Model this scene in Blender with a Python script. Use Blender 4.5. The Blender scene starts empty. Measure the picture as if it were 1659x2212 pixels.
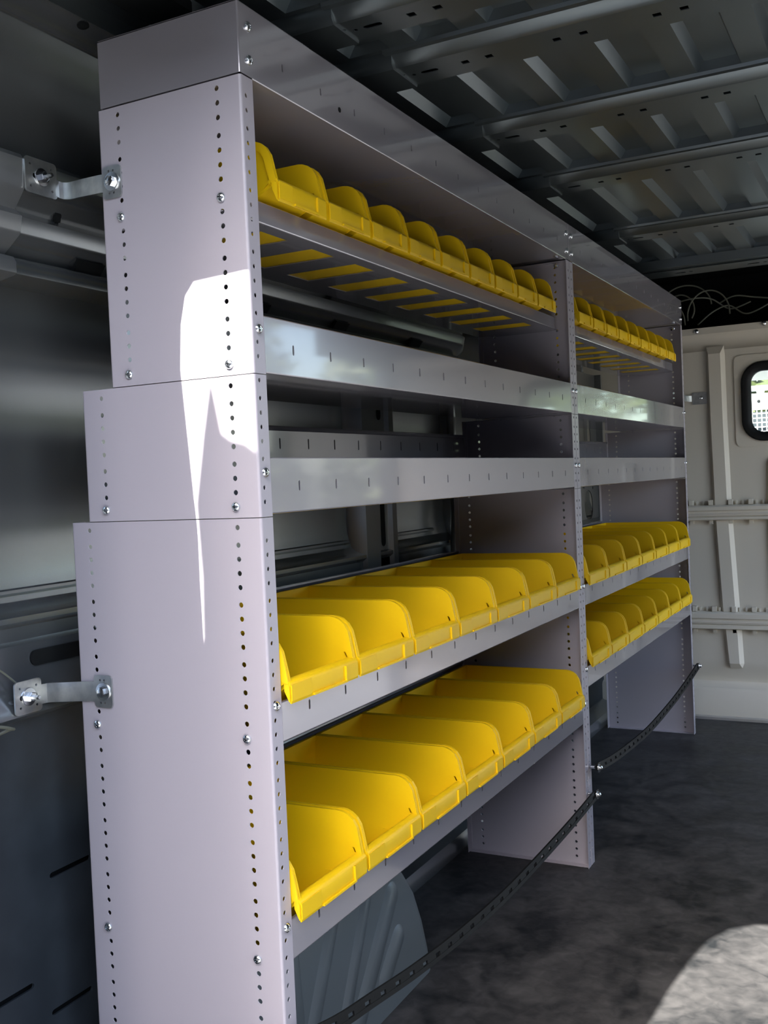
import bpy, bmesh, math, random
from mathutils import Vector, Matrix
random.seed(7)
sc = bpy.context.scene
COL = sc.collection
PI = math.pi

# ------------------------------------------------------------------ camera
cam_d = bpy.data.cameras.new('camera')
cam = bpy.data.objects.new('camera', cam_d); COL.objects.link(cam)
cam_d.sensor_fit = 'VERTICAL'; cam_d.sensor_height = 36.0
cam_d.lens = 2201.97 / 2212 * 36.0
cam_d.clip_start = 0.02
def look(yaw, pitch, roll):
    cy, sy, cp, sp = math.cos(yaw), math.sin(yaw), math.cos(pitch), math.sin(pitch)
    f = Vector((-sy*cp, cy*cp, sp)); r = Vector((cy, sy, 0)); u = r.cross(f)
    c, s = math.cos(roll), math.sin(roll)
    return c*r + s*u, -s*r + c*u, f
r_, u_, f_ = look(0.4793, -0.0309, -0.0436)
M = Matrix((r_, u_, -f_)).transposed().to_4x4()
M.translation = (0.76376, -1.11786, 1.02142)
cam.matrix_world = M
sc.camera = cam

# ------------------------------------------------------------------ light
sc.view_settings.view_transform = 'Standard'
sc.view_settings.look = 'None'
sc.view_settings.gamma = 1.0
sc.view_settings.use_curve_mapping = False
sc.view_settings.exposure = 0.5
sc.cycles.caustics_reflective = False
sc.cycles.caustics_refractive = False
SUN_DIR = Vector((0.036, 1.0, -1.025)).normalized()
sun_d = bpy.data.lights.new('sun', 'SUN'); sun_d.energy = 24.0; sun_d.angle = math.radians(0.22)
sun_d.color = (1.0, 0.96, 0.9)
sun = bpy.data.objects.new('sun', sun_d); COL.objects.link(sun)
sun.rotation_euler = SUN_DIR.to_track_quat('-Z', 'Y').to_euler()
sun.location = (0.5, -6, 6)
w = bpy.data.worlds.new('world'); sc.world = w; w.use_nodes = True
nt = w.node_tree; nt.nodes.clear()
wo = nt.nodes.new('ShaderNodeOutputWorld'); bg = nt.nodes.new('ShaderNodeBackground')
sky = nt.nodes.new('ShaderNodeTexSky'); sky.sky_type = 'NISHITA'; sky.sun_disc = False
sky.sun_elevation = math.radians(45.7); sky.sun_rotation = math.radians(180)
sky.air_density = 1.0; sky.dust_density = 2.5; sky.ozone_density = 1.0
nt.links.new(sky.outputs[0], bg.inputs[0]); bg.inputs[1].default_value = 0.8
nt.links.new(bg.outputs[0], wo.inputs[0])
def portal(name, loc, sx, sy, direction):
    d = bpy.data.lights.new(name, 'AREA'); d.shape = 'RECTANGLE'; d.size = sx; d.size_y = sy
    d.cycles.is_portal = True
    o = bpy.data.objects.new(name, d); COL.objects.link(o); o.location = loc
    o.rotation_euler = Vector(direction).to_track_quat('-Z', 'Y').to_euler()
portal('rear_opening_daylight', (0.55, -0.55, 0.9), 1.9, 1.9, (0, 1, 0))
portal('side_opening_daylight', (1.45, 2.35, 0.85), 1.5, 1.8, (-1, 0, 0))

# ------------------------------------------------------------------ materials
def mat(name, col, rough=0.5, metal=0.0, spec=0.5, coat=0.0, coat_rough=0.1,
        noise=None, bump=None, emit=None):
    m = bpy.data.materials.new(name); m.use_nodes = True
    n = m.node_tree; b = n.nodes['Principled BSDF']
    b.inputs['Base Color'].default_value = (*col, 1)
    b.inputs['Roughness'].default_value = rough
    b.inputs['Metallic'].default_value = metal
    b.inputs['Specular IOR Level'].default_value = spec
    b.inputs['Coat Weight'].default_value = coat
    b.inputs['Coat Roughness'].default_value = coat_rough
    tc = n.nodes.new('ShaderNodeTexCoord')
    if noise:                       # (scale, detail, colour2, lo, hi)
        t = n.nodes.new('ShaderNodeTexNoise'); t.inputs['Scale'].default_value = noise[0]
        t.inputs['Detail'].default_value = noise[1]
        rp = n.nodes.new('ShaderNodeValToRGB')
        rp.color_ramp.elements[0].position = noise[3]; rp.color_ramp.elements[0].color = (*col, 1)
        rp.color_ramp.elements[1].position = noise[4]; rp.color_ramp.elements[1].color = (*noise[2], 1)
        n.links.new(tc.outputs['Object'], t.inputs['Vector'])
        n.links.new(t.outputs['Fac'], rp.inputs[0]); n.links.new(rp.outputs[0], b.inputs['Base Color'])
    if bump:                        # (scale, strength, distance)
        t2 = n.nodes.new('ShaderNodeTexNoise'); t2.inputs['Scale'].default_value = bump[0]
        t2.inputs['Detail'].default_value = 3
        bp = n.nodes.new('ShaderNodeBump'); bp.inputs['Strength'].default_value = bump[1]
        bp.inputs['Distance'].default_value = bump[2]
        n.links.new(tc.outputs['Object'], t2.inputs['Vector'])
        n.links.new(t2.outputs['Fac'], bp.inputs['Height']); n.links.new(bp.outputs[0], b.inputs['Normal'])
    return m
MT = {}
MT['powder'] = mat('grey_powder_coat', (0.42, 0.39, 0.425), 0.42, 0, 0.5, 0.25, 0.18, bump=(420, 0.08, 0.0006))
MT['gloss'] = mat('grey_gloss_coat', (0.30, 0.285, 0.31), 0.20, 0.25, 0.7, 0.8, 0.05, bump=(260, 0.05, 0.0006))
MT['yellow'] = mat('yellow_plastic', (0.86, 0.55, 0.004), 0.45, 0, 0.4, bump=(900, 0.05, 0.0003))
MT['zinc'] = mat('zinc_plate', (0.55, 0.56, 0.54), 0.34, 0.9, noise=(60, 3, (0.40, 0.41, 0.42), 0.35, 0.7))
MT['chrome'] = mat('bright_zinc_screw', (0.78, 0.80, 0.82), 0.18, 1.0)
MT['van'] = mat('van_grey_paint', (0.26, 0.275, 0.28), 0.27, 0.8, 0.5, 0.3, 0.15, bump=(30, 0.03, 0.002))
MT['vanlight'] = mat('van_pale_paint', (0.30, 0.31, 0.31), 0.32, 0.7, 0.5, 0.3, 0.15)
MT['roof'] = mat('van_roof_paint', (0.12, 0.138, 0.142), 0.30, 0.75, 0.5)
MT['liner'] = mat('dark_lower_liner', (0.022, 0.028, 0.034), 0.55, 0, 0.4,
                  noise=(14, 6, (0.034, 0.042, 0.05), 0.4, 0.75), bump=(300, 0.1, 0.0006))
MT['part'] = mat('partition_grey_paint', (0.67, 0.62, 0.52), 0.40, 0.0, 0.5, 0.3, 0.2)
MT['arch'] = mat('wheel_arch_grey_paint', (0.16, 0.18, 0.185), 0.42, 0.1, 0.5, bump=(60, 0.05, 0.001))
MT['rubber'] = mat('black_rubber', (0.007, 0.0075, 0.0075), 0.6, 0, 0.25)
MT['black'] = mat('black_trim', (0.008, 0.009, 0.009), 0.85, 0, 0.2)
MT['cable'] = mat('pale_cable', (0.13, 0.135, 0.10), 0.5)
MT['steel'] = mat('bare_aluminium', (0.62, 0.63, 0.64), 0.28, 0.9)
MT['ground'] = mat('side_pad_grey', (0.15, 0.15, 0.148), 0.9, noise=(0.8, 5, (0.12, 0.12, 0.118), 0.4, 0.7))
MT['asphalt'] = mat('grey_asphalt', (0.26, 0.26, 0.255), 0.9, noise=(3, 6, (0.32, 0.32, 0.31), 0.4, 0.7))
MT['brick'] = mat('sky_blocker_brick', (0.06, 0.045, 0.04), 0.9, noise=(8, 4, (0.09, 0.06, 0.05), 0.4, 0.7))
MT['white'] = mat('white_paint', (0.85, 0.86, 0.84), 0.5)
MT['leaf'] = mat('hedge_leaf', (0.022, 0.038, 0.008), 0.6, noise=(6, 4, (0.075, 0.088, 0.022), 0.4, 0.65))
MT['leaf2'] = mat('pale_bush_leaf', (0.06, 0.085, 0.04), 0.6, noise=(3, 4, (0.20, 0.22, 0.14), 0.4, 0.65))
MT['blocker'] = mat('sun_blocker_brown', (0.12, 0.10, 0.08), 0.9, bump=(20, 0.4, 0.01))
# mottled dark rubber floor
m = mat('dark_rubber_floor', (0.05, 0.052, 0.054), 0.55, 0, 0.22, bump=(55, 0.25, 0.002)); MT['floor'] = m
n = m.node_tree; b = n.nodes['Principled BSDF']; tc = n.nodes.new('ShaderNodeTexCoord')
def nz(scale, detail, dist):
    t = n.nodes.new('ShaderNodeTexNoise'); t.inputs['Scale'].default_value = scale
    t.inputs['Detail'].default_value = detail; t.inputs['Distortion'].default_value = dist
    n.links.new(tc.outputs['Object'], t.inputs['Vector']); return t
a1 = nz(5.5, 8, 1.4); a2 = nz(38, 6, 0.6)
mx = n.nodes.new('ShaderNodeMath'); mx.operation = 'MULTIPLY_ADD'; mx.inputs[1].default_value = 0.65
sc2 = n.nodes.new('ShaderNodeMath'); sc2.operation = 'MULTIPLY'; sc2.inputs[1].default_value = 0.35
n.links.new(a2.outputs['Fac'], sc2.inputs[0]); n.links.new(a1.outputs['Fac'], mx.inputs[0]); n.links.new(sc2.outputs[0], mx.inputs[2])
rp = n.nodes.new('ShaderNodeValToRGB'); e = rp.color_ramp.elements
e[0].position = 0.36; e[0].color = (0.0125, 0.014, 0.0155, 1); e[1].position = 0.66; e[1].color = (0.070, 0.068, 0.067, 1)
n.links.new(mx.outputs[0], rp.inputs[0]); n.links.new(rp.outputs[0], b.inputs['Base Color'])
rr = n.nodes.new('ShaderNodeMapRange'); rr.inputs[1].default_value = 0.35; rr.inputs[2].default_value = 0.65
rr.inputs[3].default_value = 0.42; rr.inputs[4].default_value = 0.62
n.links.new(a1.outputs['Fac'], rr.inputs[0]); n.links.new(rr.outputs[0], b.inputs['Roughness'])
# clear glass that lets daylight through
m = bpy.data.materials.new('clear_glass'); m.use_nodes = True; MT['glass'] = m
n = m.node_tree; b = n.nodes['Principled BSDF']; out = n.nodes['Material Output']
b.inputs['Roughness'].default_value = 0.02; b.inputs['Base Color'].default_value = (0.9, 0.95, 0.93, 1)
tr = n.nodes.new('ShaderNodeBsdfTransparent'); tr.inputs[0].default_value = (0.9, 0.95, 0.93, 1)
mix = n.nodes.new('ShaderNodeMixShader'); mix.inputs[0].default_value = 0.10
n.links.new(tr.outputs[0], mix.inputs[1]); n.links.new(b.outputs[0], mix.inputs[2]); n.links.new(mix.outputs[0], out.inputs[0])

# ------------------------------------------------------------------ helpers
class MB:
    """collects geometry and links it as ONE mesh object"""
    def __init__(s): s.v = []; s.f = []; s.sm = []
    def add(s, vs, fs, smooth=False):
        o = len(s.v); s.v += [Vector(p) for p in vs]
        s.f += [[i+o for i in f] for f in fs]; s.sm += [smooth]*len(fs); return s
    def box(s, x0, x1, y0, y1, z0, z1):
        v = [(x, y, z) for x in (x0, x1) for y in (y0, y1) for z in (z0, z1)]
        return s.add(v, [(0,1,3,2),(4,6,7,5),(0,4,5,1),(2,3,7,6),(0,2,6,4),(1,5,7,3)])
    def prism(s, poly, a, b, axis='y'):
        """closed 2-D polygon extruded along an axis; poly = (u,v)"""
        def P(u, v, t): return {'y': (u, t, v), 'x': (t, u, v), 'z': (u, v, t)}[axis]
        k = len(poly); v = [P(u, q, a) for u, q in poly] + [P(u, q, b) for u, q in poly]
        f = [tuple(range(k))[::-1], tuple(range(k, 2*k))] + [(i, (i+1) % k, k+(i+1) % k, k+i) for i in range(k)]
        return s.add(v, f)
    def strip(s, line, a, b, axis='y', smooth=False, th=0.0):
        """open profile swept along an axis"""
        def P(u, v, t): return {'y': (u, t, v), 'x': (t, u, v), 'z': (u, v, t)}[axis]
        k = len(line)
        v = [P(u, q, a) for u, q in line] + [P(u, q, b) for u, q in line]
        return s.add(v, [(i, i+1, k+i+1, k+i) for i in range(k-1)], smooth)
    def sheet(s, outline, holes, th, mtx, segs=0):
        """flat plate with real holes: outline/holes in (u,v), thickness th along +n"""
        cu = bpy.data.curves.new('tmp', 'CURVE'); cu.dimensions = '2D'; cu.fill_mode = 'BOTH'; cu.extrude = th/2
        for pl in [outline] + list(holes):
            sp = cu.splines.new('POLY'); sp.points.add(len(pl)-1)
            for p, q in zip(sp.points, pl): p.co = (q[0], q[1], 0, 1)
            sp.use_cyclic_u = True
        ob = bpy.data.objects.new('tmp', cu); me = bpy.data.meshes.new_from_object(ob)
        T = mtx @ Matrix.Translation((0, 0, th/2))
        s.add([T @ v.co for v in me.vertices], [tuple(p.vertices) for p in me.polygons])
        bpy.data.objects.remove(ob); bpy.data.curves.remove(cu); bpy.data.meshes.remove(me); return s
    def lathe(s, prof, base, d, seg=16, smooth=True):
        d = Vector(d).normalized(); a = d.orthogonal().normalized(); c = d.cross(a); base = Vector(base)
        v = []; f = []
        for r, h in prof:
            for i in range(seg):
                t = 2*PI*i/seg; v.append(base + d*h + (a*math.cos(t)+c*math.sin(t))*max(r, 1e-5))
        for j in range(len(prof)-1):
            for i in range(seg):
                k = (i+1) % seg; f.append((j*seg+i, j*seg+k, (j+1)*seg+k, (j+1)*seg+i))
        return s.add(v, f, smooth)
    def tube(s, pts, r, seg=8):
        pts = [Vector(p) for p in pts]; v = []; f = []; k = len(pts)
        for j, p in enumerate(pts):
            t = (pts[min(j+1, k-1)] - pts[max(j-1, 0)]).normalized()
            a = t.cross(Vector((0.13, 0.2, 1))).normalized(); c = t.cross(a)
            for i in range(seg):
                w_ = 2*PI*i/seg; v.append(p + (a*math.cos(w_)+c*math.sin(w_))*r)
        for j in range(k-1):
            for i in range(seg):
                q = (i+1) % seg; f.append((j*seg+i, j*seg+q, (j+1)*seg+q, (j+1)*seg+i))
        f.append(tuple(range(seg))[::-1]); f.append(tuple(range((k-1)*seg, k*seg)))
        return s.add(v, f, True)
    def mesh(s, name, mname, bevel=0.0):
        me = bpy.data.meshes.new(name); me.from_pydata(s.v, [], s.f); me.update()
        bm = bmesh.new(); bm.from_mesh(me)
        bmesh.ops.remove_doubles(bm, verts=bm.verts, dist=1e-5)
        bmesh.ops.recalc_face_normals(bm, faces=bm.faces)
        bm.to_mesh(me); bm.free()
        if any(s.sm): me.shade_smooth(); me.set_sharp_from_angle(angle=math.radians(38))
        me.materials.append(MT[mname]); return me
    def obj(s, name, mname, parent=None, loc=(0, 0, 0)):
        return inst(name, s.mesh(name, mname), parent, loc)
def inst(name, me, parent=None, loc=(0, 0, 0)):
    o = bpy.data.objects.new(name, me); COL.objects.link(o)
    if parent: o.parent = parent
    o.location = loc; return o
def tag(o, label=None, cat=None, group=None, kind=None):
    if label: o['label'] = label
    if cat: o['category'] = cat
    if group: o['group'] = group
    if kind: o['kind'] = kind
    return o
def struct(o, label=None, cat=None): return tag(o, label, cat, kind='structure')
def empty(name, loc=(0, 0, 0)):
    o = bpy.data.objects.new(name, None); COL.objects.link(o); o.location = loc; o.empty_display_size = 0.05; return o
def circ(u, v, r, seg=10): return [(u+r*math.cos(2*PI*i/seg), v+r*math.sin(2*PI*i/seg)) for i in range(seg)]
def slot(u, v, hw, hh, seg=5):
    """upright slot with round ends"""
    p = []
    for i in range(seg+1): t = PI*i/seg; p.append((u+hw*math.cos(t), v+hh-hw+hw*math.sin(t)))
    for i in range(seg+1): t = PI+PI*i/seg; p.append((u+hw*math.cos(t), v-hh+hw+hw*math.sin(t)))
    return p
def rrect(u0, u1, v0, v1, r, seg=6):
    p = []
    for cx, cy, t0 in ((u1-r, v1-r, 0), (u0+r, v1-r, PI/2), (u0+r, v0+r, PI), (u1-r, v0+r, 1.5*PI)):
        for i in range(seg+1): t = t0+PI/2*i/seg; p.append((cx+r*math.cos(t), cy+r*math.sin(t)))
    return p
def fr(o, u, v, n_): return Matrix((Vector(u), Vector(v), Vector(n_))).transposed().to_4x4() if o is None else Matrix.Translation(o) @ Matrix((Vector(u), Vector(v), Vector(n_))).transposed().to_4x4()
def smoothline(pts, k=8):
    """Catmull-Rom through points"""
    P = [Vector(p) for p in pts]; out = []
    for i in range(len(P)-1):
        a, b_, c, d = P[max(i-1, 0)], P[i], P[i+1], P[min(i+2, len(P)-1)]
        for j in range(k):
            t = j/k
            out.append(0.5*((2*b_) + (c-a)*t + (2*a-5*b_+4*c-d)*t*t + (-a+3*b_-3*c+d)*t**3))
    out.append(P[-1]); return out

# ================================================================== SETTING
UL = 1.4346                 # length of one shelving unit
XL = -0.43                  # lower liner plane
# floor
f = MB().box(-0.355, 1.40, -0.42, 3.16, -0.05, 0.0).obj('floor', 'floor')
struct(f, 'dark mottled rubber cargo floor of the van', 'floor')
tb = MB()
tb.strip([(-0.355, 0.0), (-0.357, 0.028), (-0.365, 0.04), (-0.42, 0.05), (-0.44, 0.06)], -0.42, 3.15, 'y', True)
tb.box(-0.46, -0.40, -0.42, 3.15, -0.05, 0.03)
struct(tb.obj('trim_1', 'van'), 'grey painted sill step along the foot of the left wall', 'trim')

# left wall (profile in x,z swept along the van)
prof_low = [(-0.44, 0.04), (XL, 0.06), (XL, 0.69)]
prof_rail = [(-0.43, 0.685), (-0.405, 0.694), (-0.398, 0.70), (-0.398, 0.705), (-0.402, 0.715), (-0.418, 0.748), (-0.422, 0.76), (-0.424, 0.80), (-0.43, 0.806), (-0.43, 0.826), (-0.422, 0.834), (-0.422, 0.842), (-0.432, 0.847), (-0.44, 0.849), (-0.452, 0.862)]
prof_mid = [(-0.452, 0.862), (-0.462, 0.90), (-0.462, 1.30), (-0.445, 1.338)]
prof_up = [(-0.445, 1.338), (-0.40, 1.345), (-0.395, 1.348), (-0.395, 1.364), (-0.40, 1.372), (-0.418, 1.378), (-0.385, 1.402), (-0.383, 1.407), (-0.378, 1.428), (-0.392, 1.44), (-0.374, 1.462), (-0.37, 1.468), (-0.368, 1.508), (-0.375, 1.516), (-0.40, 1.52)]
prof_top = [(-0.40, 1.52), (-0.405, 1.56), (-0.385, 1.68), (-0.372, 1.712), (-0.365, 1.715), (-0.36, 1.722), (-0.33, 1.738)]
wl = MB()
for pr in (prof_mid, prof_top): wl.strip(pr, -0.45, 3.2, 'y', True)
wl.box(-0.56, -0.475, -0.45, 3.9, -0.05, 1.85)
WL = struct(wl.obj('wall_left', 'van'), 'left side wall of the van in grey paint', 'wall')
# lower liner with slits (holes run along y), backed by the outer skin
slits = []
for yc, zc in ((0.055, 0.435), (0.165, 0.435), (0.275, 0.435), (-0.075, 0.285), (0.045, 0.225), (0.17, 0.225), (-0.19, 0.435)):
    slits.append([(p[1], p[0]) for p in slot(zc, yc, 0.0045, 0.044)])
ln = MB()
ln.sheet([(-0.45, 0.05), (3.15, 0.05), (3.15, 0.70), (-0.45, 0.70)], slits, 0.004, fr((XL-0.004, 0, 0), (0, 1, 0), (0, 0, 1), (1, 0, 0)))
ln.obj('lower_liner', 'liner', WL)['label'] = 'dark lower wall liner with slits'
lr = MB(); lr.strip(prof_rail, -0.45, 3.15, 'y', True)
LR = lr.obj('lower_rail', 'van', WL)
# handhold opening in the lower rail: shade inside given by a flat black plate
hb = MB(); hb.prism([(p[1], p[0]) for p in rrect(0.765, 0.788, -0.012, 0.20, 0.011)], -0.4245, -0.4195, 'x').obj('rail_slot_shade', 'black', LR)
ur = MB(); ur.strip(prof_up, -0.45, 1.62, 'y', True)
ends = [(x-0.0, z) for x, z in prof_up]
k0 = len(ur.v); rows = []
for j in range(9):                               # rounded far end of the upper rail, turning down
    t = j/8*PI/2
    rows.append([(-0.45+(x+0.45)*math.cos(t*0.98), 1.62+0.07*math.sin(t), z-0.05*(1-math.cos(t))) for x, z in prof_up])
vv = [p for r0 in rows for p in r0]; K = len(prof_up)
ur.add(vv, [(j*K+i, j*K+i+1, (j+1)*K+i+1, (j+1)*K+i) for j in range(8) for i in range(K-1)], True)
UR = ur.obj('upper_rail', 'van', WL)
for yc in (0.135, 0.62, 0.95, 1.35):
    MB().prism([(-0.4125, 1.3745), (-0.3985, 1.392), (-0.394, 1.390), (-0.408, 1.3725)], yc-0.03, yc+0.03, 'y').obj('rail_slot_shade', 'black', UR)  # black strips give the shade inside the rail slots
for yc in (0.055, 0.88):
    MB().prism([(yc+0.007*math.cos(t*PI/3), 1.447+0.012*math.sin(t*PI/3)) for t in range(6)], -0.389, -0.3835, 'x').obj('rail_hole_shade', 'black', UR)  # black plates give the dark of the open holes
# overlapping end piece of the upper rail, nearest the rear door
oe = MB(); oe.strip([(x+0.004, z) for x, z in prof_up], -0.45, -0.026, 'y', True)
oe.strip([(x+0.004, z) for x, z in prof_up][::-1], -0.026, -0.0262, 'y')
oe.obj('rail_end_piece', 'vanlight', UR)
# upright pillars between the rails
def pillar(y0, y1, name):
    p = MB(); zt, zb = 1.345, 0.70
    w_ = y1-y0
    prof = [(-0.462, y0-0.02), (-0.452, y0-0.018), (-0.425, y0), (-0.42, y0+0.004), (-0.42, y0+w_*0.42), (-0.43, y0+w_*0.46), (-0.43, y0+w_*0.80), (-0.42, y0+w_*0.84), (-0.42, y1-0.004), (-0.428, y1), (-0.462, y1+0.015)]
    return p.strip(prof, zb, zt, 'z', True).obj(name, 'vanlight', WL)
pl = pillar(1.06, 1.235, 'wall_pillar')
for zc, hh in ((0.93, 0.075), (1.19, 0.016)):
    MB().prism([(p[0], p[1]) for p in slot(1.17, zc, 0.011, hh)], -0.4318, -0.4292, 'x').obj('pillar_slot_shade', 'black', pl)  # black plates in place of the shaded slot insides
pl2 = MB()
pl2.tube(smoothline([(-0.43, 1.63, 1.33), (-0.425, 1.62, 1.15), (-0.415, 1.60, 0.98), (-0.405, 1.565, 0.84), (-0.40, 1.55, 0.78)], 6), 0.014, 10)
pl2.box(-0.462, -0.42, 1.62, 1.80, 0.70, 1.35)
pl2.obj('wall_pillar', 'vanlight', WL)
# bead across the recessed panel just above the lower rail
MB().tube([(-0.455, -0.4, 0.876), (-0.455, 1.03, 0.876)], 0.006, 8).obj('panel_bead', 'van', WL)
MB().tube([(-0.455, 1.26, 0.876), (-0.455, 1.52, 0.876)], 0.006, 8).obj('panel_bead', 'van', WL)
# door-post plate with an oval opening, beyond the far unit
pp = MB()
pp.sheet([(2.72, 0.80), (3.07, 0.80), (3.07, 1.42), (2.72, 1.42)],
         [slot(2.925, 0.885, 0.058, 0.062, 8), rrect(2.845, 2.87, 0.955, 0.968, 0.003), circ(2.80, 0.955, 0.006), circ(2.98, 0.975, 0.006), circ(2.99, 0.955, 0.006), slot(2.93, 1.155, 0.055, 0.07, 8), rrect(2.86, 2.98, 1.30, 1.35, 0.006)],
         0.003, fr((-0.405, 0, 0), (0, 1, 0), (0, 0, 1), (1, 0, 0)))
pp.prism([(-0.402, 0.80), (-0.372, 0.80), (-0.368, 0.82), (-0.40, 0.83)], 2.70, 3.08, 'y')
pp.box(-0.405, -0.375, 3.07, 3.085, 0.80, 1.42); pp.box(-0.52, -0.46, 2.7, 3.1, 0.8, 1.42)
pp.obj('door_post_plate', 'vanlight', WL)
MB().tube(smoothline([(-0.415, 2.50, 0.36), (-0.413, 2.60, 0.25), (-0.41, 2.76, 0.17), (-0.41, 2.80, 0.12)], 6), 0.008, 8).obj('panel_bead', 'van', WL)

# wheel arch
AY, AR = 0.27, 0.52
arch = [(-0.26, 0.0)]
outline = [(-0.26, 0.0), (-0.26, 0.30)]
for i in range(13):
    t = PI - PI*i/12; pass
outline = [(0.135, 0.0), (0.135, 0.10), (0.135, 0.19), (0.137, 0.27), (0.142, 0.335), (0.16, 0.352), (0.20, 0.362), (0.42, 0.358), (0.54, 0.335), (0.61, 0.30), (0.668, 0.245), (0.712, 0.19), (0.745, 0.12), (0.768, 0.05), (0.778, 0.0)]
wa = MB(); XF = -0.15
r0 = [(XF, y, z) for y, z in outline]
cyy, czz = 0.26, 0.05
def shr(y, z, s_): return (cyy+(y-cyy)*s_, czz+(z-czz)*s_)
rings = []
for dx, s_ in ((-0.27, 1.02), (-0.03, 1.0), (-0.012, 0.992), (-0.003, 0.975), (0.0, 0.95)):
    rings.append([(XF+dx, max(shr(y, z, s_)[0], 0.135), shr(y, z, s_)[1] if z > 0.001 else 0.0) for y, z in outline])
K = len(outline); vv = [p for r1 in rings for p in r1]
wa.add(vv, [(j*K+i, j*K+i+1, (j+1)*K+i+1, (j+1)*K+i) for j in range(len(rings)-1) for i in range(K-1)] + [tuple((len(rings)-1)*K+i for i in range(K))], True)
WA = wa.obj('wheel_arch', 'arch', WL)
def arch_rib(y0, z0, y1, z1, w_=0.032, name='arch_rib'):
    """raised pressed rib with round ends on the arch face"""
    d = Vector((0, y1-y0, z1-z0)); L_ = d.length; d.normalize(); nrm = Vector((0, -d.z, d.y))
    def ring(hw, x):
        pts = []
        for i in range(9): t = -PI/2+PI*i/8; pts.append(Vector((x, y1, z1)) + d*(hw*math.cos(t)) - nrm*(-hw*math.sin(t)))
        for i in range(9): t = PI/2+PI*i/8; pts.append(Vector((x, y0, z0)) + d*(hw*math.cos(t)) + nrm*(hw*math.sin(t)))
        return pts
    a, b_ = ring(w_, XF-0.001), ring(w_-0.010, XF+0.006)
    k = len(a); MB().add(a+b_, [(i, (i+1) % k, k+(i+1) % k, k+i) for i in range(k)] + [tuple(range(k, 2*k))], True).obj(name, 'arch', WA)
arch_rib(0.60, 0.22, 0.455, 0.045, 0.028)
arch_rib(0.51, 0.27, 0.41, 0.08, 0.020)
arch_rib(0.40, 0.30, 0.27, 0.05, 0.022)
arch_rib(0.62, 0.13, 0.56, 0.075, 0.026)
arch_rib(0.24, 0.27, 0.255, 0.08, 0.028)

# ceiling: roof skin with pressed pockets between cross bows
ZR, ZB = 1.745, 1.72
BOWS = [(-0.16, -0.08), (0.262, 0.335), (0.463, 0.55), (0.872, 0.955), (1.305, 1.395), (1.965, 2.05)]
ce = MB()
def quad(a, b_, c, d): ce.add([a, b_, c, d], [(0, 1, 2, 3)])
X0, X1 = -0.30, 1.36
px0 = [-0.0745+0.1262*i - 0.1262 for i in range(12)]
bays = [(-0.36, -0.16), (-0.08, 0.262), (0.335, 0.463), (0.55, 0.872), (0.955, 1.305), (1.395, 1.965), (2.05, 2.55)]
HP = 0.018
for (y0, y1) in bays:
    a, b_ = y0+0.035, y1-0.023
    if b_-a < 0.05: a, b_ = y0+0.025, y1-0.012
    quad((X0, y0-0.05, ZR), (X1, y0-0.05, ZR), (X1, a, ZR), (X0, a, ZR)); quad((X0, b_, ZR), (X1, b_, ZR), (X1, y1+0.05, ZR), (X0, y1+0.05, ZR))
    xs = X0
    for p in px0:
        l, r1 = p, p+0.078
        if l < X0+0.02 or r1 > X1: continue
        quad((xs, a, ZR), (l, a, ZR), (l, b_, ZR), (xs, b_, ZR)); xs = r1
        li, ri, ai, bi = l+0.013, r1-0.008, a+0.014, b_-0.002
        zt = ZR+HP
        quad((l, a, ZR), (l, b_, ZR), (li, bi, zt), (li, ai, zt)); quad((r1, a, ZR), (r1, b_, ZR), (ri, bi, zt), (ri, ai, zt))
        quad((l, a, ZR), (r1, a, ZR), (ri, ai, zt), (li, ai, zt)); quad((l, b_, ZR), (r1, b_, ZR), (ri, bi, zt), (li, bi, zt))
        quad((li, ai, zt), (ri, ai, zt), (ri, bi, zt), (li, bi, zt))
    quad((xs, a, ZR), (X1, a, ZR), (X1, b_, ZR), (xs, b_, ZR))
CE = None
ce.strip([(X0, ZR), (-0.315, 1.742), (-0.34, 1.735), (-0.36, 1.722), (-0.40, 1.72)], -0.42, 3.2, 'y', True)
ce.box(-0.56, 1.45, -0.40, 3.9, 1.90, 1.93)
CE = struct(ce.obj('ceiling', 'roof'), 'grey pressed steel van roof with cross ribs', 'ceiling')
MB().prism(rrect(-0.246, -0.168, -0.03, 0.142, 0.02), 1.728, 1.7445, 'z').obj('roof_opening_shade', 'black', CE)  # black plate stands in for the shaded opening in the roof
MB().lathe([(0.010, 0), (0.010, 0.003), (0.006, 0.006), (0, 0.007)], (-0.340, 0.082, 1.7345), (0, 0, -1), 14).obj('roof_dimple_shade', 'black', CE)  # black dome gives the shade of a round roof dimple
def bow(y0, y1, zb, zr, holes):
    b_ = MB(); XB = -0.012
    b_.strip([(y0-0.024, zr), (y0-0.022, zr-0.006), (y0-0.012, zr-0.007), (y0-0.004, zb+0.004), (y0+0.002, zb)], XB, 1.36, 'x', True)
    b_.sheet([(XB, y0+0.002), (1.36, y0+0.002), (1.36, y1), (XB, y1)], holes, 0.0015, fr((0, 0, zb), (1, 0, 0), (0, 1, 0), (0, 0, 1)))
    b_.strip([(y1, zb), (y1+0.006, zb+0.004), (y1+0.010, zr)], XB, 1.36, 'x', True)
    # side bracket carrying the bow down to the roof side
    b_.prism([(y0-0.012, zb+0.004), (y0-0.006, zb-0.004), (y1, zb-0.004), (y1+0.006, zb+0.01), (y0-0.012, zr)], -0.34, XB+0.012, 'x')
    return b_.obj('roof_bow', 'roof', CE)
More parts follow.
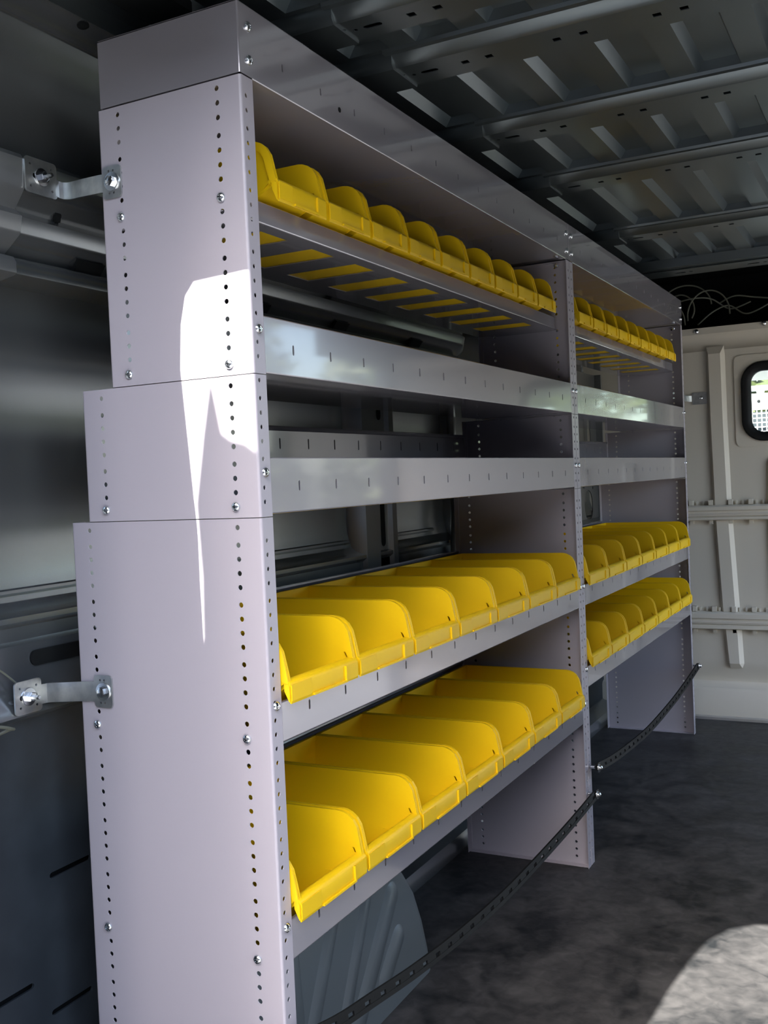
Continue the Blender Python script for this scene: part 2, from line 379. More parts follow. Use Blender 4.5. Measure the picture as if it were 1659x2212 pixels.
for i, (y0, y1) in enumerate(BOWS):
    yc = (y0+y1)/2
    hs = [rrect(x, x+0.013, yc-0.007, yc+0.006, 0.001, 2) for x in (0.105, 0.148, 0.265, 0.309, 0.425, 0.466, 0.60, 0.64, 0.80, 0.90)] + [[(q[1], q[0]) for q in slot(yc, 0.045, 0.006, 0.016)], circ(0.015, yc, 0.004), circ(0.0, yc-0.01, 0.003)]
    bow(y0, y1, ZB, ZR, hs)
# front header rail with holes, dark opening above the partition
hd = MB()
hd.strip([(2.51, ZR), (2.515, ZB-0.004), (2.53, ZB-0.012)], -0.34, 1.36, 'x', True)
hd.sheet([(-0.34, 2.53), (1.36, 2.53), (1.36, 2.64), (-0.34, 2.64)],
         [[(q[1], q[0]) for q in slot(2.585, 0.055, 0.008, 0.02)], circ(0.092, 2.585, 0.007), [(q[1], q[0]) for q in slot(2.585, 0.30, 0.008, 0.02)], circ(0.337, 2.585, 0.007), circ(0.357, 2.585, 0.011)],
         0.002, fr((0, 0, ZB-0.014), (1, 0, 0), (0, 1, 0), (0, 0, 1)))
hd.strip([(2.64, ZB-0.012), (2.65, ZB), (2.65, 1.90)], -0.40, 1.40, 'x', True)
struct(hd.obj('trim_2', 'roof'), 'grey roof header rail with slots above the front partition', 'trim')
dk = MB()
dk.box(-0.56, 1.45, 3.78, 3.85, 1.50, 1.93); dk.box(-0.56, 1.45, 3.168, 3.8, 1.555, 1.57)
dk.box(-0.56, -0.45, 2.60, 3.85, 1.56, 1.93); dk.box(1.40, 1.46, 2.60, 3.85, 1.56, 1.93); dk.box(-0.56, 1.45, 2.60, 3.85, 1.88, 1.90)
struct(dk.obj('trim_3', 'black'), 'black lined overhead storage shelf above the front partition', 'trim')
# cables heaped on the overhead shelf
def cable(pts, label):
    c = MB().tube(smoothline(pts, 10), 0.0032, 7).obj('cable', 'cable'); tag(c, label, 'cable')
YC = 3.24
def loop(cx, cz, rx, rz, a0, a1, y, k=10): return [(cx+rx*math.cos(a0+(a1-a0)*i/k), y+0.012*math.sin(3.0*i/k), cz+rz*math.sin(a0+(a1-a0)*i/k)) for i in range(k+1)]
cable(loop(-0.055, 1.68, 0.105, 0.094, PI, 0.05, YC), 'pale thin cable in the tallest arch above the front partition')
cable(loop(-0.072, 1.668, 0.058, 0.065, PI*1.1, -0.6, YC-0.03), 'small cable loop beside the far shelf top')
cable(loop(0.045, 1.635, 0.083, 0.10, PI*1.05, -0.05, YC-0.05), 'middle cable arch on the black overhead shelf')
cable([(-0.10, YC-0.02, 1.70), (-0.02, YC-0.02, 1.712), (0.05, YC, 1.705), (0.12, YC+0.02, 1.66), (0.2, YC+0.02, 1.68)], 'low cable lying across behind the cable arches')
cable([(0.08, YC+0.03, 1.69), (0.14, YC+0.02, 1.71), (0.22, YC+0.02, 1.695), (0.34, YC, 1.67)], 'cable running off to the right on the overhead shelf')
cable(loop(-0.10, 1.60, 0.055, 0.09, PI, 0.0, YC-0.07, 8), 'lowest cable loop nearest the far shelf')
cable([(0.0, YC-0.04, 1.60), (0.06, YC-0.02, 1.65), (0.12, YC, 1.67), (0.19, YC, 1.63), (0.30, YC, 1.675)], 'cable crossing low in front of the overhead cable heap')

# front partition
PY = 3.15
pa = MB()
pa.strip([(PY-0.012, 1.578), (PY-0.012, 1.552), (PY+0.004, 1.545), (PY+0.014, 1.53), (PY+0.012, 1.50), (PY, 1.485)], -0.47, 1.40, 'x', True)
hole = rrect(0.188, 0.735, 1.132, 1.405, 0.062, 8)
pa.sheet([(-0.47, 0.88), (1.40, 0.88), (1.40, 1.485), (-0.47, 1.485)], [hole], 0.002, fr((0, PY, 0), (1, 0, 0), (0, 0, 1), (0, -1, 0)))
pa.strip([(PY-0.002, 0.88), (PY-0.002, 0.24), (PY+0.004, 0.20), (PY+0.02, 0.165), (PY+0.024, 0.145), (PY+0.016, 0.135), (PY-0.022, 0.125), (PY-0.028, 0.115), (PY-0.03, 0.008)], -0.47, 1.40, 'x', True)
PA = struct(pa.obj('wall_front', 'part'), 'pale grey pressed steel partition at the front of the cargo area', 'wall')
def rib(pts, name='partition_rib', h=0.016, ends=True):
    """raised rib; pts = (x_left, x_right, z) from top to bottom"""
    R = MB(); rows = []; N = len(pts)
    for i, (xl, xr, z) in enumerate(pts):
        s_ = 0.0 if (ends and i in (0, N-1)) else 1.0
        rows.append([(xl, PY-0.002, z), (xl+0.010*s_+0.002, PY-0.002-h*s_, z), (xr-0.014*s_-0.002, PY-0.002-h*s_, z), (xr, PY-0.002, z)])
    R.add([p for r1 in rows for p in r1], [(j*4+i, j*4+i+1, j*4+i+5, j*4+i+4) for j in range(N-1) for i in range(3)], False)
    return R.obj(name, 'part', PA)
rib([(0.038, 0.108, 1.50), (0.036, 0.110, 1.47), (0.038, 0.112, 1.2), (0.044, 0.118, 0.88), (0.048, 0.122, 0.76), (0.062, 0.136, 0.45), (0.072, 0.142, 0.33), (0.080, 0.146, 0.225), (0.090, 0.138, 0.205)])
rib([(0.262, 0.31, 1.05), (0.256, 0.318, 1.03), (0.252, 0.322, 0.88), (0.25, 0.326, 0.76), (0.26, 0.336, 0.45), (0.27, 0.346, 0.225), (0.28, 0.338, 0.205)])
rib([(0.46, 0.51, 1.05), (0.456, 0.52, 1.03), (0.46, 0.53, 0.45), (0.47, 0.536, 0.225), (0.48, 0.53, 0.205)])
fp = MB(); fp.sheet(rrect(0.143, 0.78, 1.093, 1.455, 0.024, 5), [hole], 0.005, fr((0, PY-0.002, 0), (1, 0, 0), (0, 0, 1), (0, -1, 0))); fp.obj('window_surround', 'part', PA)
for zc, hh in ((0.834, 0.031), (0.399, 0.036)):
    R = MB()
    R.strip([(PY-0.002, zc+hh), (PY-0.03, zc+hh-0.002), (PY-0.038, zc+hh-0.008), (PY-0.038, zc+0.010), (PY-0.030, zc+0.006), (PY-0.030, zc-0.002), (PY-0.036, zc-0.006), (PY-0.034, zc-0.013), (PY-0.028, zc-0.016), (PY-0.034, zc-0.020), (PY-0.034, zc-hh+0.004), (PY-0.026, zc-hh), (PY-0.002, zc-hh)], -0.45, 1.38, 'x', True)
    ro = R.obj('partition_rail', 'part', PA)
    tbm = MB()
    for i in range(26):
        x = -0.045+0.0255*i
        if i % 3 != 0: tbm.box(x, x+0.007, PY-0.012, PY-0.001, zc+hh, zc+hh+0.016)
        else: tbm.box(x, x+0.016, PY-0.026, PY-0.001, zc+hh, zc+hh+0.020)
        if i % 3 == 0: tbm.box(x, x+0.014, PY-0.018, PY-0.001, zc-hh-0.014, zc-hh)
    tbm.obj('rail_tabs', 'part', ro)
def dome(r, h, base, d, seg=14):
    return MB().lathe([(r, 0), (r, h*0.25), (r*0.86, h*0.62), (r*0.55, h*0.9), (0, h)], base, d, seg)
for x, z in ((0.005, 1.565), (0.262, 1.571), (0.52, 1.572), (0.80, 1.572)):
    dome(0.010, 0.008, (x, PY-0.012, z), (0, -1, 0)).obj('screw', 'chrome', PA)
th = MB(); th.strip([(3.165, 0.0), (3.150, 0.010), (3.12, 0.013), (3.105, 0.009), (3.10, 0.0)], -0.35, 1.40, 'x', True)
struct(th.obj('trim_4', 'steel'), 'shiny metal strip along the foot of the front partition', 'trim')
# window: gasket and pane
g = MB(); rings = []
for (grow, dy) in ((0.018, -0.006), (0.020, -0.012), (0.014, -0.018), (0.0, -0.019), (-0.012, -0.014), (-0.017, -0.006), (-0.017, 0.012)):
    rings.append([(u, PY-0.002+dy, v) for u, v in rrect(0.188-grow, 0.735+grow, 1.132-grow, 1.405+grow, 0.062+grow, 8)])
K = len(rings[0])
g.add([p for r1 in rings for p in r1], [(j*K+i, j*K+(i+1) % K, (j+1)*K+(i+1) % K, (j+1)*K+i) for j in range(len(rings)-1) for i in range(K)], True)
W1 = struct(g.obj('window_1', 'rubber'), 'rounded partition window in a thick black rubber gasket', 'window')
gp = MB(); gp.prism(rrect(0.175, 0.748, 1.12, 1.418, 0.07, 8), PY+0.004, PY+0.008, 'y').obj('pane', 'glass', W1)

# right wall with the sliding door opening (behind the view), rear frame
wr = MB()
wr.box(1.38, 1.45, -0.42, 1.60, 0.0, 1.80); wr.box(1.38, 1.45, 1.60, 3.11, 1.66, 1.80); wr.box(1.38, 1.45, 3.11, 3.2, 0, 1.80)
wr.box(1.25, 1.42, -0.42, 3.2, 1.70, 1.90)
struct(wr.obj('wall_right', 'van'), 'right side wall of the van with its sliding door opening', 'wall')
DY = 0.437
def E(x, z): return (x-0.036*DY, z+1.025*DY)
edge = [E(-0.104, 0.3), E(-0.1055, 0.95), E(-0.113, 1.06), E(-0.12, 1.16), E(-0.121, 1.185), E(-0.1165, 1.245), E(-0.107, 1.283), E(-0.0916, 1.3005), E(-0.0043, 1.3050), E(0.40, 1.309), E(0.9, 1.309)]
rf = [(-0.58, -0.05), (-0.125, -0.05), (-0.125, 0.6)] + edge + [(1.36, edge[-1][1]), (1.36, -0.05), (1.46, -0.05), (1.46, 1.95), (-0.58, 1.95)]
wb = MB().prism(rf, -DY, -DY+0.02, 'y')
struct(wb.obj('wall_rear', 'van'), 'rear door frame of the van around the open doorway', 'wall')

# ground and things outside
gr = MB().box(-25, 25, -25, 30, -0.74, -0.66).obj('ground', 'asphalt'); struct(gr, 'pale paved yard outside the van', 'ground')
MB().box(1.7, 5.2, -0.6, 12, -0.66, -0.64).obj('side_bounce_pad', 'ground', gr)['label'] = 'added pad beside the van setting its side bounce light'  # added ground patch; its tone sets bounce light through the side door
bd = empty('low_sky_blocker', (0, -9.0, -0.66)); tag(bd, 'added unseen brick block darkening the low sky behind the van', 'low_sky_blocker')  # unseen block added to keep the low sky behind the van dark
bw = MB().box(-16, 16, -4, 0, 0, 4.9).obj('wall', 'brick', bd)
MB().box(-16.3, 16.3, -4.3, 0.3, 4.9, 5.15).obj('roof', 'asphalt', bd)
for x in (-9, -3, 3, 9): MB().box(x-0.7, x+0.7, -0.02, 0.05, 1.2, 2.6).obj('window', 'black', bd)
def T(x, z): return (x-0.036*1.7, z+1.025*1.7)
blocker_outline = [(-0.30, -0.64), (-0.30, 1.9), T(-0.16, 0.45)] + [T(*p) for p in ((-0.130, 0.78), (-0.1045, 0.805), (-0.1035, 0.84), (-0.1015, 0.89), (-0.1025, 0.93), (-0.1055, 0.99), (-0.0876, 1.087), (-0.0715, 1.161), (-0.0638, 1.123), (-0.0569, 1.0854), (-0.0423, 1.0753), (-0.0201, 1.0698), (-0.004, 1.058))] + [(-0.0645, 3.1), (-0.10, 3.8), (0.9, 3.8), (0.62, 3.22), (0.40, 3.085), (0.325, 3.06), (0.278, 3.02), (0.245, 2.94), (0.232, 2.84), (0.222, 2.7), (0.215, 2.4), (0.23, 1.0), (0.28, -0.64)]
# unseen blocker added behind the camera to shape the sun patches
tt = MB().prism(blocker_outline, -1.76, -1.69, 'y')
TR = tt.obj('sun_blocker', 'blocker'); tag(TR, 'added unseen trunk-like blocker behind the van shaping the sun patches', 'sun_blocker')
def blob(c, r, mname, name, parent=None, n_=900, leaf=0.09):
    b_ = MB(); rnd = random.Random(int(c[0]*91+c[1]*7))
    for _ in range(n_):
        d = Vector((rnd.gauss(0, 1), rnd.gauss(0, 1), rnd.gauss(0, 1))).normalized(); p = Vector(c) + Vector((d.x*r[0], d.y*r[1], d.z*r[2]))*rnd.uniform(0.6, 1)
        a = Vector((rnd.gauss(0, 1), rnd.gauss(0, 1), rnd.gauss(0, 1))).normalized()*leaf; q = a.orthogonal().normalized()*leaf*0.5
        b_.add([p-a, p+q, p+a, p-q], [(0, 1, 2, 3)])
    return b_.obj(name, mname, parent)
for i, (x, y) in enumerate(((-1.6, 8.8), (1.7, 8.8), (0.1, 10.8), (6.4, 2.6), (6.6, 5.8), (6.5, 9.0), (6.3, 12.4), (6.9, 16.0))):
    tall = x > 3
    hdg = blob((x, y, 1.5 if tall else 0.9), (0.7, 1.35, 2.15) if tall else (1.5, 0.7, 1.5), 'leaf2' if tall else 'leaf', 'hedge_bush', None, 1300, 0.15 if tall else 0.13)
    tag(hdg, ('leafy bush in the yard seen through the partition window, left one', 'leafy bush in the yard ahead of the van, right one', 'leafy bush farthest ahead of the van', 'leafy bush outside the side door, nearest the rear', 'leafy bush outside the side door, middle one', 'leafy bush outside the side door, third one forward', 'leafy bush outside the side door, fourth one forward', 'leafy bush outside the side door, farthest forward of all')[i], 'bush', 'bushes around the yard')
# white slatted trailer front with a wire mesh guard beyond the window
tr_ = empty('trailer', (0, 6.8, -0.64)); tag(tr_, 'white trailer with wire mesh guard seen through the partition window', 'trailer')
YT = 6.8
B = MB().box(-1.1, 1.0, 0, 0.06, 2.06, 2.178).obj('white_board', 'white', tr_); B['label'] = 'white board across the trailer'
MB().lathe([(0.012, 0), (0.012, 0.004), (0, 0.006)], (-0.222, -0.001, 2.121), (0, -1, 0), 12).obj('bolt_hole_shade', 'black', B)  # black disc gives the dark inside of the board's hole
MB().box(-1.1, 1.0, 0, 0.06, 2.199, 2.236).obj('top_bar', 'white', tr_)
ms = MB()
for i in range(64): ms.box(-1.1+0.033*i, -1.1+0.033*i+0.007, 0, 0.01, 1.50, 2.06)
for i in range(17): ms.box(-1.1, 1.0, 0, 0.01, 1.50+0.033*i, 1.50+0.033*i+0.007)
ms.obj('mesh_guard', 'white', tr_)
MB().box(-1.04, 0.94, 0.35, 0.40, 0.6, 2.06).obj('dark_backing', 'liner', tr_)['label'] = 'added dark backing behind the wire mesh'  # backing added to darken the gaps of the mesh
for x in (-1.1, 0.94): MB().box(x, x+0.06, 0, 0.06, 0.0, 2.236).obj('leg', 'white', tr_)
MB().box(-1.1, 1.0, 0.0, 0.06, 1.44, 1.50).obj('bottom_bar', 'white', tr_)
# grey cab headliner beyond the partition window
struct(MB().box(-0.5, 1.4, 3.86, 4.45, 1.452, 1.53).obj('trim_5', 'roof'), 'grey headliner of the cab beyond the partition window', 'trim')

# ================================================================== SHELVING UNITS
# tiers of an end panel: (z0, z1, depth)
TIERS = [(0.0, 0.980, 0.3353), (0.980, 1.1702, 0.3021), (1.1702, 1.5603, 0.2454)]
def zpat(first, group, z0):
    zs = [first]; g = group
    while g > z0+0.02:
        for k in range(4):
            if g-0.019*k > z0+0.012: zs.append(g-0.019*k)
        g -= 0.0805
    return zs
ZP = [zpat(0.967, 0.9434, 0.0), zpat(1.1562, 1.1323, 0.980), [1.5479, 1.529, 1.5098] + zpat(1.4861, 1.4861, 1.1702)[1:]]
FB = [[0.682, 0.381], [0.995], [1.405, 1.185]]         # bolts on the faces per tier
PANEL_MESH = {}
def panel_mesh(tier, sgn):
    key = (tier, sgn)
    if key in PANEL_MESH: return PANEL_MESH[key]
    z0, z1, D = TIERS[tier]; z1 -= 0.0012; b_ = MB()
    skip = FB[tier]
    zs = [z for z in ZP[tier] if z < z1-0.006]
    hl = []
    xb = {0: -0.3015, 1: -0.266, 2: -0.2095}[tier]
    for z in zs:
        if min([abs(z-q) for q in skip]) > 0.008:
            hl += [circ(-0.039, z, 0.0037), circ(xb, z, 0.0035)]
    R = 0.0035; th_ = 0.0014
    # face plate
    b_.sheet([(-D+R, z0), (-R, z0), (-R, z1), (-D+R, z1)], hl, th_, fr((0, 0, 0), (1, 0, 0), (0, 0, 1), (0, -1, 0)) @ Matrix.Translation((0, 0, -th_)))
    # front flange with its own row of holes
    hf = [circ(0.0115, z+0.005, 0.0033, 8) for z in ZP[tier] if z+0.012 < z1]
    b_.sheet([(R, z0), (0.0275, z0), (0.0275, z1), (R, z1)], hf, th_, fr((-th_, 0, 0), (0, 1, 0), (0, 0, 1), (1, 0, 0)))
    b_.sheet([(R, z0), (0.0275, z0), (0.0275, z1), (R, z1)], [], th_, fr((-D, 0, 0), (0, 1, 0), (0, 0, 1), (1, 0, 0)))
    # rounded bends
    arc = [(R*math.cos(t)-R, R*math.sin(t)*-1+R) for t in [PI/2*i/5 for i in range(6)]]
    b_.strip([(x, y) for x, y in arc], z0, z1, 'z', True)
    b_.strip([(-D-x, y) for x, y in arc], z0, z1, 'z', True)
    # top and bottom returns
    b_.box(-D+0.002, -0.002, 0.0014, 0.02, z1-0.0014, z1); b_.box(-D+0.002, -0.002, 0.0014, 0.02, z0, z0+0.0014)
    if sgn < 0: b_.v = [Vector((p.x, -p.y, p.z)) for p in b_.v]
    me = b_.mesh('end_panel', 'powder'); PANEL_MESH[key] = me; return me
bm_ = MB().lathe([(0.0068, 0), (0.0068, 0.0012), (0.0062, 0.0028), (0.0045, 0.0042), (0.0022, 0.0048), (0.0016, 0.0038), (0, 0.0034)], (0, 0, 0), (0, 0, 1), 14)
bm_.box(-0.0034, 0.0034, -0.0007, 0.0007, 0.003, 0.0049); bm_.box(-0.0007, 0.0007, -0.0034, 0.0034, 0.003, 0.0049)
BOLT = bm_.mesh('bolt', 'chrome')
NUT = MB().lathe([(0.0066, 0), (0.0066, 0.005), (0.0052, 0.0058), (0.0032, 0.0058), (0.0032, 0.010), (0, 0.0105)], (0, 0, 0), (0, 0, 1), 6, False).mesh('bolt', 'chrome')
def bolt(parent, p, d, me=BOLT):
    o = inst('bolt', me, parent, p); o.rotation_euler = Vector(d).to_track_quat('Z', 'X').to_euler(); return o

def shelf_mesh(D, hf, hr, front_x=0.0, windows=None, cache={}):
    key = (D, hf, hr, front_x, bool(windows))
    if key in cache: return cache[key]
    b_ = MB(); t = 0.0015; ya, yb = 0.0278, UL-0.0278
    fx = front_x
    S = [0.0986+0.10315*i for i in range(13)]
    b_.sheet([(-D, ya), (fx-0.002, ya), (fx-0.002, yb), (-D, yb)], windows or [], t, fr((0, 0, 0), (1, 0, 0), (0, 1, 0), (0, 0, 1)))
    hs = [slot(y, 0.0367, 0.0022, 0.0072, 4) for y in S] if hf > 0.05 else []
    b_.sheet([(ya, 0.002), (yb, 0.002), (yb, hf), (ya, hf)], hs, t, fr((fx-t, 0, 0), (0, 1, 0), (0, 0, 1), (1, 0, 0)))
    b_.strip([(fx-0.002, 0), (fx-0.0006, 0.0006), (fx, 0.002)], ya, yb, 'y', True)
    b_.strip([(fx, hf), (fx-0.001, hf+0.0012), (fx-0.006, hf+0.0012), (fx-0.006, hf-0.006)], ya, yb, 'y', True)
    if hr > 0:
        hs = [slot(y, hr*0.78, 0.0022, 0.0105, 4) for y in S]
        b_.sheet([(ya, 0.0), (yb, 0.0), (yb, hr-0.009), (ya, hr-0.009)], hs, t, fr((-D, 0, 0), (0, 1, 0), (0, 0, 1), (1, 0, 0)))
        b_.strip([(-D+t, hr-0.009), (-D+t+0.002, hr-0.008), (-D+0.006, hr-0.003), (-D+0.005, hr), (-D-0.004, hr)], ya, yb, 'y', True)
    # end tabs behind the flanges
    b_.box(-D+0.03, fx-0.004, 0.0016, ya, 0, t); b_.box(-D+0.03, fx-0.004, yb, UL-0.0016, 0, t)
    b_.box(-D+0.03, fx-0.02, 0.0016, 0.0030, 0, 0.022); b_.box(-D+0.03, fx-0.02, UL-0.0030, UL-0.0016, 0, 0.022)
    me = b_.mesh('shelf', 'gloss'); cache[key] = me; return me
WIN = [[(-0.198, 0.123+0.14*k), (-0.061, 0.123+0.14*k), (-0.061, 0.195+0.14*k), (-0.198, 0.195+0.14*k)] for k in range(9)]

def make_unit(y0, low_z, label, far):
    U = empty('shelving_unit', (0, y0, 0)); tag(U, label, 'shelving', 'steel shelving units along the left wall')
    for sgn, yy in ((1, 0.0), (-1, UL)):
        for tier in range(3):
            p = inst('end_panel', panel_mesh(tier, sgn), U, (0, yy, 0))
            xb = {0: -0.304, 1: -0.266, 2: -0.211}[tier]
            for z in FB[tier]:
                zz = z
                if tier == 0 and z < 0.5: zz = low_z+0.006
                if sgn > 0 and y0 < 0.1:
                    bolt(p, (-0.039, -0.0001, zz), (0, -1, 0)); bolt(p, (xb, -0.0001, zz+0.001), (0, -1, 0))
                if sgn < 0:
                    bolt(p, (-0.052, -0.0016, zz-0.012), (0, -1, 0), NUT); bolt(p, (xb+0.012, -0.0016, zz-0.012), (0, -1, 0), NUT)
            fz = {0: [0.726, low_z+0.05], 1: [1.039], 2: [1.229]}[tier]
            for z in fz: bolt(p, (0.0001, sgn*0.0135, z), (1, 0, 0))
    # shelves
    inst('shelf', shelf_mesh(0.332, 0.0535, 0.15), U, (0, 0, low_z))
    inst('shelf', shelf_mesh(0.332, 0.0535, 0.15), U, (0, 0, 0.6735))
    inst('shelf', shelf_mesh(0.300, 0.0745, 0.15), U, (0, 0, 0.983))
    inst('shelf', shelf_mesh(0.2434, 0.0755, 0.148), U, (0, 0, 1.1716))
    s1 = inst('shelf', shelf_mesh(0.2434, 0.0295, 0.06, -0.035, WIN), U, (0, 0, 1.3875)); s1['label'] = 'bin shelf with cut-out windows in its floor'
    # header cap
    c = MB(); t = 0.0015; zb, zt = 1.5615, 1.6532; DC = 0.2392
    hs = [slot(0.104+0.1031*i, 1.600, 0.0018, 0.0055, 4) for i in range(13)]
    c.sheet([(0.002, zb), (UL-0.0006, zb), (UL-0.0006, zt), (0.002, zt)], hs, t, fr((-t, 0, 0), (0, 1, 0), (0, 0, 1), (1, 0, 0)))
    for yy in (0.0, UL-t-0.0004):
        c.sheet([(-DC, zb), (-0.002, zb), (-0.002, zt), (-DC, zt)], [], t, fr((0, yy+t, 0), (1, 0, 0), (0, 0, 1), (0, -1, 0)))
    c.strip([(-0.002, 0.0), (-0.0006, 0.0006), (0, 0.002)], zb, zt, 'z', True)
    c.strip([(0, zt), (-0.0006, zt+0.0014), (-0.002, zt+0.002), (-DC, zt+0.002)], 0, UL-0.0004, 'y', True)
    c.strip([(0, zb), (-0.0008, zb-0.0012), (-0.014, zb-0.0012)], 0.028, UL-0.028, 'y', True)
    c.box(-0.236, -0.010, 0.004, UL-0.004, zb+0.002, zb+0.0035)
    c.box(-DC, -DC+t, 0.002, UL-0.002, zb-0.045, zt)
    H = c.obj('header_cap', 'gloss', U)
    for yy in (0.0205, UL-0.0205):
        for z in (1.626, 1.582): bolt(H, (0.0001, yy, z), (1, 0, 0))
    for yy in (UL-0.012,):
        bolt(H, (-0.03, yy, zb-0.012), (0, -1, 0), NUT)
    return U
U1 = make_unit(0.0, 0.375, 'nearer grey steel shelving unit with its end panel beside the rear doorway', False)
U2 = make_unit(UL+0.0004, 0.4595, 'farther grey steel shelving unit next to the front partition', True)
random.seed(3)
# stray hole and slot in the near header, dark inside done as a black disc
MB().lathe([(0.004, 0), (0.004, 0.0006), (0, 0.0008)], (0.0001, 0.262, 1.590), (1, 0, 0), 10).obj('header_hole_shade', 'black', U1)

# ---- mounting brackets (parts of the nearer unit)
def ribbon(b_, path, hz, th_=0.003):
    """plan-view path (x,y,z) with half-heights; sheet standing on edge"""
    n_ = len(path); vs = []
    for i, (x, y, z) in enumerate(path):
        a = Vector(path[max(i-1, 0)]); c = Vector(path[min(i+1, n_-1)]); d = (c-a); d.z = 0; d.normalize(); nn = Vector((d.y, -d.x, 0))*th_/2
        for s_, q in ((1, 1), (1, -1), (-1, -1), (-1, 1)): vs.append(Vector((x, y, z+hz[i]*q)) + nn*s_)
    fs = []
    for i in range(n_-1):
        for k in range(4): fs.append((i*4+k, i*4+(k+1) % 4, (i+1)*4+(k+1) % 4, (i+1)*4+k))
    fs += [(0, 1, 2, 3), tuple((n_-1)*4+k for k in (3, 2, 1, 0))]
    b_.add(vs, fs, True)
def washer(b_, p, d, r): b_.lathe([(0.0, 0), (r, 0), (r, 0.0015), (r*0.96, 0.0022), (r*0.5, 0.0024)], p, d, 20)
def bracket(tab, tabz, hh_tab, wallx, plate, hh_plate, path, hz, name_lbl):
    b_ = MB()
    # tab on the end panel: plate with small holes
    x0, x1 = tab; z = tabz
    th_ = 0.0025
    b_.sheet(rrect(x0, x1, z-hh_tab, z+hh_tab, 0.006, 4), [circ(x0+0.012, z+hh_tab-0.007, 0.0018, 6), circ(x0+0.020, z+hh_tab-0.007, 0.0018, 6), circ(x0+0.012, z-hh_tab+0.007, 0.0018, 6), circ(x0+0.020, z-hh_tab+0.007, 0.0018, 6)],
             th_, fr((0, -0.0005, 0), (1, 0, 0), (0, 0, 1), (0, -1, 0)))
    ribbon(b_, path, hz, 0.0025)
    ya, yb, zc = plate
    b_.sheet(rrect(ya, yb, zc-hh_plate, zc+hh_plate, 0.006, 4), [circ(ya+0.010, zc+hh_plate-0.010, 0.002, 8), circ(ya+0.010, zc-hh_plate+0.010, 0.002, 8), circ(yb-0.010, zc+hh_plate-0.010, 0.002, 8), circ(yb-0.010, zc-hh_plate+0.010, 0.002, 8), [(q[1], q[0]) for q in slot(zc, (ya+yb)/2, 0.004, 0.017, 4)]],
             th_, fr((wallx, 0, 0), (0, 1, 0), (0, 0, 1), (1, 0, 0)))
    B_ = b_.obj('mounting_bracket', 'zinc', U1); B_['label'] = name_lbl
    k = MB(); washer(k, ((x0+x1)/2+0.001, -0.003, z), (0, -1, 0), 0.0135)
    k.lathe([(0.0075, 0.002), (0.0075, 0.0075), (0.006, 0.0085), (0, 0.0085)], ((x0+x1)/2+0.001, -0.003, z), (0, -1, 0), 6, False)
    k.obj('hex_bolt', 'chrome', B_)
    k = MB(); washer(k, (wallx+0.0025, (ya+yb)/2, zc), (1, 0, 0), 0.0135)
    k.lathe([(0.0078, 0.002), (0.0078, 0.0085), (0.0065, 0.0095), (0.0035, 0.0095), (0.0035, 0.021), (0.0028, 0.022), (0, 0.022)], (wallx+0.0025, (ya+yb)/2, zc), (1, 0, 0), 6, False)
    k.obj('stud_nut', 'chrome', B_)
bracket((-0.2400, -0.2065), 1.4565, 0.0225, -0.3645, (-0.0275, 0.034, 1.488), 0.026,
        [(-0.232, -0.0018, 1.4565), (-0.246, -0.0015, 1.4575), (-0.262, 0.002, 1.459), (-0.30, 0.017, 1.465), (-0.335, 0.033, 1.471), (-0.348, 0.0385, 1.474), (-0.356, 0.040, 1.476), (-0.3615, 0.037, 1.478), (-0.3632, 0.031, 1.48)],
        [0.0125]*9, 'upper zinc bracket from end panel to wall')
bracket((-0.3055, -0.2715), 0.7325, 0.0235, -0.3965, (-0.070, -0.019, 0.7275), 0.0245,
        [(-0.296, -0.0018, 0.7325), (-0.312, -0.0018, 0.7315), (-0.336, -0.0022, 0.7300), (-0.370, -0.004, 0.7275), (-0.386, -0.006, 0.7265), (-0.393, -0.010, 0.7262), (-0.3952, -0.018, 0.726), (-0.3953, -0.024, 0.726)],
        [0.0145]*8, 'lower zinc bracket from end panel to wall')
# small bracket between the far unit and the partition
b_ = MB(); b_.sheet(rrect(-0.022, 0.036, 1.273, 1.322, 0.004, 3), [], 0.003, fr((0, PY-0.003, 0), (1, 0, 0), (0, 0, 1), (0, -1, 0)))
vs = []
ribbon(b_, [(-0.024, PY-0.006, 1.298), (-0.034, PY-0.012, 1.298), (-0.038, PY-0.05, 1.298), (-0.038, UL*2+0.012, 1.298), (-0.044, UL*2+0.004, 1.298), (-0.10, UL*2+0.004, 1.298)], [0.012]*6)
fb = b_.obj('mounting_bracket', 'zinc', U2, (0, -(UL+0.0004), 0)); fb['label'] = 'small zinc bracket to the partition'
dome(0.007, 0.006, (0.014, PY-0.0065, 1.298), (0, -1, 0)).obj('bolt', 'chrome', fb)

# ---- cables and screws on the left wall
dome(0.008, 0.005, (-0.424, -0.078, 0.812), (1, 0, 0)).obj('screw', 'chrome', LR)
wv = MB().tube(smoothline([(-0.424, -0.14, 0.83), (-0.417, -0.10, 0.79), (-0.412, -0.07, 0.765), (-0.400, -0.055, 0.745)], 8), 0.0016, 6).obj('wire', 'cable'); tag(wv, 'thin pale wire hanging down behind the lower bracket plate', 'wire')
wv = MB().tube(smoothline([(-0.40, -0.16, 0.705), (-0.385, -0.115, 0.700), (-0.385, -0.085, 0.690), (-0.40, -0.078, 0.686), (-0.41, -0.10, 0.680), (-0.40, -0.16, 0.676)], 8), 0.0025, 6).obj('wire', 'cable'); tag(wv, 'pale wire loop under the lower wall rail at the left edge', 'wire')

